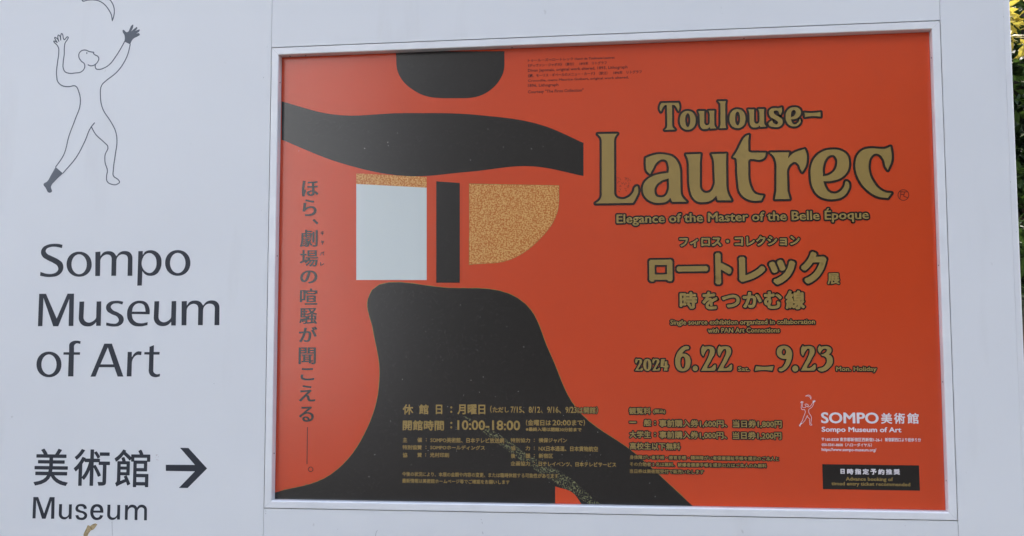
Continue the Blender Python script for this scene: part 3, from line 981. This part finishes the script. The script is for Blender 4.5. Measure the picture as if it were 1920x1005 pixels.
# round seal after the title word
P = Print(layer(3))
def s9(s): return [(1670 + x / 25.12, 350 + y / 25.12) for x, y, *_ in parse(s)]
P.stroke(to_plane([ellipse(1670 + 600 / 25.12, 350 + 395 / 25.12, 255 / 25.12, 250 / 25.12, 26)], P.y), 0.62 * PXM, caps=4)
P.stroke(to_plane([s9('440,235 640,250 775,240'), s9('490,240 470,360 435,570'), s9('470,360 605,375'), s9('650,250 615,450 790,515')], P.y), 0.62 * PXM, closed=False, caps=4)
on_poster(P.make('seal', ink_credit, None, 'small dark red round seal'))
# a few loose pen strokes in the angle of the first title letter
P = Print(layer(2))
rr = random.Random(5)
pl = []
for k in range(26):
    t = rr.random()
    x, y = 1158 + rr.random() * 22, 333 + rr.random() * 26
    if (x - 1158) * 0.9 + (y - 333) > 40: continue
    a = rr.uniform(0, 3.1)
    pl.append([(x, y), (x + 2.2 * math.cos(a), y + 2.2 * math.sin(a)), (x + 3.6 * math.cos(a + .6), y + 3.6 * math.sin(a + .6))])
P.stroke(to_plane(pl, P.y), 0.28 * PXM, closed=False, caps=2)
on_poster(P.make('pen_strokes', ink_credit, None, 'loose dark red pen strokes'))

# white imprint at the lower right
def w7(x): return 1480 + x / 5.025
def v7(y): return 730 + y / 5.025


P = Print(layer(3))
bold_text(P, 'SOMPO', w7(300), v7(322), w7(843), v7(324), 107 / 5.025, 0.85, 0.55, n=4, caps=4)
for ch, a, b in (('美', 865, 970), ('術', 987, 1092), ('館', 1112, 1220)):
    bold_text(P, ch, w7(a), v7(324), w7(b), v7(325), 102 / 5.025, 0.5, 0.4, n=3, caps=3)
bold_text(P, 'Sompo Museum of Art', w7(305), v7(417), w7(1057), v7(418), 63 / 5.025, 0.42, 0.3, n=3)
bold_text(P, '〒160-8338 東京都新宿区西新宿1-26-1', w7(305), v7(491), w7(872), v7(491), 36 / 5.025, 0.12)
bold_text(P, '新宿駅西口より徒歩５分', w7(902), v7(493), w7(1240), v7(494), 36 / 5.025, 0.12)
bold_text(P, '050-5541-8600（ハローダイヤル）', w7(305), v7(540), w7(778), v7(540), 34 / 5.025, 0.15)
bold_text(P, 'https://www.sompo-museum.org/', w7(305), v7(592), w7(820), v7(592), 38 / 5.025, 0.15)
on_poster(P.make('lettering', ink_white, None, 'white museum imprint with address'))


def mini(p):
    return [(1499.9 + (x - 92.3) * 0.1708, 799.7 + (y - 361.4) * 0.1585) for x, y in p]


P = Print(layer(3))
P.stroke(to_plane([mini(p) for p in FIG_LINES], P.y), 0.36 * PXM, closed=False, caps=3)
P.stroke(to_plane([mini(FIG_MOON)], P.y), 0.36 * PXM, caps=3)
P.fill(to_plane([mini(FIG_FILLS[0])], P.y))
P.fill(to_plane([mini(FIG_FILLS[1])], P.y))
on_poster(P.make('emblem', ink_white, None, 'tiny white line drawing of the reaching figure'))

lb = Print(layer(3))
lb.fill(to_plane([[(1541.7, 870.3), (1723.2, 872.7), (1724.8, 920), (1543.1, 917)]], lb.y))
blk = on_poster(lb.make('notice_label', ink_black, None, 'black booking notice'))
P = Print(layer(4))
bold_text(P, '日', w7(483), v7(797), w7(522), v7(797), 47 / 5.025, .45)
for i, ch in enumerate('時指定予約推奨'):
    x = 545 + i * 73
    bold_text(P, ch, w7(x), v7(802 + i * .5), w7(x + 60), v7(802 + i * .5), 54 / 5.025, .42, .36)
o = P.make('lettering', ink_white, None, 'white Japanese notice line')
o.parent = blk
P = Print(layer(4))
bold_text(P, 'Advance booking of', w7(533), v7(873), w7(978), v7(874), 46 / 5.025, .22, .15)
bold_text(P, 'timed entry ticket recommended', w7(398), v7(917), w7(1140), v7(921), 44 / 5.025, .22, .15)
o = P.make('lettering', ink_gold, None, 'gold English notice lines')
o.parent = blk

# ------------------------------------------------------------------ planting behind the sign
bark = mat('bark', (0.11, 0.085, 0.06), 0.9, 0.2)
noise_mix(bark, (0.12, 0.09, 0.065), (0.055, 0.042, 0.03), 14, 0.35, 0.65, 6, (1, 1, 0.25))
bump(bark, 30, 0.6, 0.01, (1, 1, 0.2))


def leaf_mat(name, a, b, trans):
    m = mat(name, a, 0.45, 0.4)
    col = noise_mix(m, a, b, 1.6, 0.35, 0.65, 3)
    n = m.node_tree.nodes
    l = m.node_tree.links
    tr = n.new('ShaderNodeBsdfTranslucent')
    tr.inputs[0].default_value = (*trans, 1)
    mx = n.new('ShaderNodeMixShader')
    mx.inputs[0].default_value = 0.3
    l.new(n['Principled BSDF'].outputs[0], mx.inputs[1])
    l.new(tr.outputs[0], mx.inputs[2])
    l.new(mx.outputs[0], n['Material Output'].inputs[0])
    return m


leaf_dark = leaf_mat('dark_green_leaves', (0.022, 0.042, 0.015), (0.04, 0.07, 0.02), (0.03, 0.055, 0.012))
leaf_mid = leaf_mat('mid_green_leaves', (0.035, 0.07, 0.018), (0.06, 0.10, 0.025), (0.06, 0.11, 0.02))
leaf_yel = leaf_mat('yellowing_leaves', (0.34, 0.30, 0.05), (0.44, 0.33, 0.06), (0.60, 0.50, 0.08))


def tube(V, F, pts, radii, seg=8):
    base = len(V)
    for i, p in enumerate(pts):
        d = (pts[min(i + 1, len(pts) - 1)] - pts[max(i - 1, 0)]).normalized()
        a = d.cross(Vector((0.3, 1, 0.1))).normalized()
        b = d.cross(a)
        for k in range(seg):
            t = 2 * math.pi * k / seg
            V.append(p + (a * math.cos(t) + b * math.sin(t)) * radii[i])
    for i in range(len(pts) - 1):
        for k in range(seg):
            k2 = (k + 1) % seg
            F.append((base + i * seg + k, base + i * seg + k2, base + (i + 1) * seg + k2, base + (i + 1) * seg + k))


def add_leaf(V, F, p, L, W, rnd, droop=0.2):
    d = Vector((rnd.gauss(0, 1), rnd.gauss(0, 1), rnd.gauss(-droop, 0.6))).normalized()
    s = d.cross(Vector((rnd.gauss(0, .4), rnd.gauss(0, .4), 1))).normalized()
    nrm = s.cross(d)
    b = len(V)
    V += [p, p + d * L * 0.45 + s * W + nrm * W * 0.3, p + d * L, p + d * L * 0.45 - s * W + nrm * W * 0.3]
    F += [(b, b + 1, b + 2), (b, b + 2, b + 3)]


def tree(x, y, h, r, zc, leafm, seed, label, nclump=90, per=75, L=0.075, cat='tree', grp='trees behind the sign', low=2):
    rnd = random.Random(seed)
    t = empty('tree', label, cat, grp, (x, y, 0.02))
    V, F = [], []
    lean = Vector((rnd.uniform(-.2, .2), rnd.uniform(-.2, .2), 0))
    pts = [Vector((0, 0, -0.05)) + lean * (k / 6) + Vector((rnd.uniform(-.03, .03), rnd.uniform(-.03, .03), (h - 0.6) * k / 6)) for k in range(7)]
    r0 = 0.05 + 0.018 * h
    tube(V, F, pts, [r0 * (1 - 0.13 * k) for k in range(7)], 10)
    ends = []
    for k in range(15):
        q = rnd.randint(low, 5)
        p0 = pts[q]
        a = rnd.uniform(0, 6.28)
        ln = r * rnd.uniform(0.55, 0.95)
        e = p0 + Vector((math.cos(a) * ln, math.sin(a) * ln, rnd.uniform(0.25, 0.9) * ln))
        mid = (p0 + e) / 2 + Vector((rnd.uniform(-.1, .1), rnd.uniform(-.1, .1), -0.08 * ln))
        tube(V, F, [p0, mid, e], [r0 * 0.36, r0 * 0.22, r0 * 0.07], 6)
        ends += [e, mid]
        for q2 in range(2):
            e2 = mid + Vector((rnd.gauss(0, 1), rnd.gauss(0, 1), rnd.uniform(0, 1))).normalized() * ln * 0.5
            tube(V, F, [mid, (mid + e2) / 2 + Vector((0, 0, .03)), e2], [r0 * 0.14, r0 * 0.09, r0 * 0.04], 5)
            ends.append(e2)
    mesh_obj('trunk', V, F, bark, t, True)
    V, F = [], []
    for c in range(nclump):
        if c < len(ends):
            ctr = ends[c]
        else:
            u = Vector((rnd.gauss(0, 1), rnd.gauss(0, 1), rnd.gauss(0, 1))).normalized() * (rnd.random() ** 0.4)
            ctr = Vector((u.x * r, u.y * r, zc + u.z * (h - zc) * 1.0)) + lean
        cr = rnd.uniform(0.26, 0.52) * (r / 1.6)
        for k in range(int(per * 1.15)):
            g = Vector((rnd.gauss(0, 1), rnd.gauss(0, 1), rnd.gauss(0, 0.55))) * cr * 0.6
            add_leaf(V, F, ctr + g, 1.35 * L * rnd.uniform(.7, 1.3), L * 0.42 * rnd.uniform(.8, 1.3), rnd)
    cr_o = mesh_obj('crown', V, F, leafm, t)
    return t


def shrub(x, y, h, r, leafm, seed, label, strap=False, n=900):
    rnd = random.Random(seed)
    t = empty('shrub', label, 'shrub', 'shrubs in the bed behind the sign', (x, y, 0.02))
    V, F = [], []
    tips = []
    for k in range(14):
        a = rnd.uniform(0, 6.28)
        e = Vector((math.cos(a) * r * rnd.random(), math.sin(a) * r * rnd.random(), h * rnd.uniform(.55, .92)))
        tube(V, F, [Vector((0, 0, -.03)), e * 0.5 + Vector((0, 0, .04)), e], [0.016, 0.011, 0.005], 5)
        tips += [e, e * 0.6]
    mesh_obj('stem', V, F, bark, t, True)
    V, F = [], []
    if strap:
        for k in range(n // 4):
            c = rnd.choice(tips) + Vector((rnd.gauss(0, .08), rnd.gauss(0, .08), rnd.gauss(0, .08)))
            a = rnd.uniform(0, 6.28)
            L_ = rnd.uniform(.22, .42)
            d = Vector((math.cos(a), math.sin(a), 0))
            s = Vector((-d.y, d.x, 0)) * 0.011
            el = rnd.uniform(.4, 1.5)
            prev = None
            for q in range(5):
                tt = q / 4
                p = c + d * (L_ * tt * math.cos(el * .6)) + Vector((0, 0, L_ * (math.sin(el) * tt - .55 * tt * tt)))
                wd = s * (1 - tt ** 2)
                b = len(V)
                V += [p + wd, p - wd]
                if prev is not None: F.append((prev, prev + 1, b + 1, b))
                prev = b
    else:
        for k in range(n):
            u = Vector((rnd.gauss(0, 1), rnd.gauss(0, 1), rnd.gauss(0, 1))).normalized() * (rnd.random() ** 0.35)
            p = Vector((u.x * r, u.y * r, h * 0.52 + u.z * h * 0.48)) * rnd.uniform(0.9, 1.08)
            add_leaf(V, F, p, 0.085 * rnd.uniform(.7, 1.3), 0.024, rnd)
    mesh_obj('foliage', V, F, leafm, t)
    return t


tree(4.1, 6.4, 4.9, 1.9, 3.0, leaf_dark, 1, 'dense dark green tree just beyond the right edge of the sign', 120, 190)
yt = tree(3.75, 5.3, 4.6, 1.0, 3.5, leaf_mid, 22, 'slim green tree with one sunlit yellow branch close behind the right edge', 75, 70, 0.07)
rnd = random.Random(77)
V, F = [], []
for c in range(12):
    ctr = Vector((rnd.uniform(-0.75, 0.3), rnd.uniform(-1.25, -0.75), 3.47 + rnd.gauss(0, 0.045)))
    for k in range(34):
        add_leaf(V, F, ctr + Vector((rnd.gauss(0, .1), rnd.gauss(0, .1), rnd.gauss(0, .06))), rnd.uniform(.07, .13), rnd.uniform(.018, .03), rnd)
mesh_obj('yellow_leaves', V, F, leaf_yel, yt)
V, F = [], []
tube(V, F, [Vector((0.0, 0, 3.1)), Vector((-0.1, -0.5, 3.45)), Vector((-0.4, -1.0, 3.56))], [0.03, 0.02, 0.008], 6)
mesh_obj('branch', V, F, bark, yt, True)
tree(7.6, 14.5, 8.5, 3.2, 4.6, leaf_dark, 9, 'tallest dark tree far back on the right', 150, 130, 0.14)
tree(3.0, 12.5, 7.5, 2.6, 4.2, leaf_dark, 10, 'dark tree far back in line with the right edge of the sign', 140, 120, 0.12)
tree(6.4, 7.6, 5.6, 2.2, 3.3, leaf_mid, 3, 'mid green spreading tree furthest to the right', 110, 80)
tree(1.6, 8.4, 5.4, 2.1, 3.2, leaf_dark, 4, 'dark tree hidden straight behind the sign', 80, 70)
tree(-2.4, 7.2, 5.2, 2.0, 3.2, leaf_mid, 5, 'mid green tree behind the left end of the sign', 90, 70)
tree(5.0, 11.5, 7.2, 2.8, 4.0, leaf_dark, 6, 'tall dark tree at the back of the bed', 150, 150, 0.12)
for i, (x, y, h, r, mt, st, lab) in enumerate((
        (2.75, 3.5, 2.25, 0.42, leaf_mid, True, 'strap-leaved green shrub close behind the right edge of the sign'),
        (3.35, 4.4, 1.9, 0.62, leaf_dark, False, 'dark rounded shrub beside the strap-leaved one'),
        (4.3, 4.2, 1.5, 0.7, leaf_mid, False, 'low mid green shrub right of the dark one'),
        (5.3, 4.6, 1.7, 0.75, leaf_dark, False, 'dark shrub at the right end of the bed'),
        (0.4, 4.6, 1.5, 0.75, leaf_mid, False, 'green shrub behind the middle of the sign'),
        (-1.9, 4.2, 1.7, 0.8, leaf_dark, False, 'dark shrub behind the left end of the sign'))):
    shrub(x, y, h, r, mt, 40 + i, lab, st, 2200 if st else 6000)

hd = empty('hedge', 'long clipped dark green hedge at the back of the planting bed', 'hedge', None, (2, 15.2, 0.02))
rnd = random.Random(99)
V, F = [], []
for k in range(26000):
    x, y, z = rnd.uniform(-16, 16), rnd.choice((-1, 1)) * rnd.uniform(.25, .55), rnd.uniform(0.05, 2.3)
    if rnd.random() < 0.2: y, z = rnd.uniform(-.5, .5), rnd.uniform(2.2, 2.42)
    add_leaf(V, F, Vector((x, y, z + 0.05 * math.sin(x * 2.1))), rnd.uniform(.10, .17), rnd.uniform(.03, .05), rnd)
mesh_obj('foliage', V, F, leaf_dark, hd)
V, F = [], []
for k in range(54):
    x = -15.9 + k * 0.6
    tube(V, F, [Vector((x, 0, -.05)), Vector((x + .05, .05, 1.0)), Vector((x, -.05, 2.1))], [.03, .022, .01], 6)
mesh_obj('stem', V, F, bark, hd)['kind'] = 'stuff'
rb = empty('concrete_building', 'plain grey concrete building with window rows far behind the hedge', 'building', None, (10, 48, -0.15))
conc = mat('grey_concrete_wall', (0.34, 0.34, 0.33), 0.85, 0.3)
noise_mix(conc, (0.36, 0.36, 0.35), (0.26, 0.26, 0.255), 0.6, 0.35, 0.7, 6)
glassb = mat('blue_grey_glass', (0.05, 0.06, 0.07), 0.1, 0.6)
noise_mix(glassb, (0.05, 0.06, 0.07), (0.08, 0.09, 0.10), 0.5, 0.4, 0.7, 2)
o = box('wall', -34, 46, 48, 60, -0.15, 11.5, conc, rb)
o.location = (-10, -48, 0.15)
for fl in range(3):
    for k in range(22):
        x0 = -32 + k * 3.5
        o = box('window', x0, x0 + 2.3, 47.95, 48.0, 1.2 + fl * 3.5, 3.0 + fl * 3.5, glassb, rb)
        o.location = (-10, -48, 0.15)

# ------------------------------------------------------------------ across the street, behind the camera
facade = mat('grey_facade_tile', (0.20, 0.19, 0.185), 0.7, 0.3)
noise_mix(facade, (0.075, 0.07, 0.066), (0.05, 0.048, 0.046), 1.2, 0.35, 0.7, 5)
glassm = mat('dark_window_glass', (0.03, 0.035, 0.04), 0.08, 0.6)
noise_mix(glassm, (0.03, 0.035, 0.04), (0.05, 0.055, 0.06), 0.4, 0.4, 0.7, 2)
ofc = empty('office_building', 'dark grey office block with rows of dark windows across the street', 'building', None, (16, -30, -0.15))
ofc_off = Vector((-16, 30, 0.15))
b = box('wall', -6.6, 34, -40, -27.0, -0.15, 19, facade, ofc); b.location = ofc_off
me_w = None
for fl in range(5):
    for k in range(13):
        x0 = -5.8 + k * 3.05
        z0 = 1.2 + fl * 3.6
        o = box('window', x0, x0 + 2.1, -27.0, -26.93, z0, z0 + 1.9, glassm, ofc)
        o.location = ofc_off
palef = mat('pale_facade', (0.72, 0.70, 0.66), 0.7, 0.3)
noise_mix(palef, (0.62, 0.67, 0.72), (0.54, 0.59, 0.64), 0.5, 0.35, 0.7, 5)
twr = empty('added_pale_tower', 'tall pale blue-grey tower with small windows, added out of view to brighten the poster reflection', 'building', None, (-20, -34, -0.15))  # unseen block added so its sunlit face brightens the poster's upper left reflection
o = box('wall', -34, -7.4, -46, -31.0, -0.15, 46, palef, twr)
o.location = (20, 34, 0.15)
for fl in range(13):
    for k in range(7):
        x0 = -32 + k * 3.5
        o = box('window', x0, x0 + 1.3, -31.0, -30.95, 2.2 + fl * 3.3, 3.5 + fl * 3.3, glassm, twr)
        o.location = (20, 34, 0.15)
for i, (x, y, h, r) in enumerate(((4.5, -11.5, 6.0, 2.2), (9.6, -11.5, 6.6, 2.4), (14.5, -11.5, 6.2, 2.3))):
    tree(x, y, h, r, 3.7, leaf_dark, 60 + i, ('street tree at the kerb nearest the camera side', 'street tree in the middle of the kerb row', 'street tree at the far end of the kerb row')[i], 90, 55, 0.12, grp='street trees along the kerb')
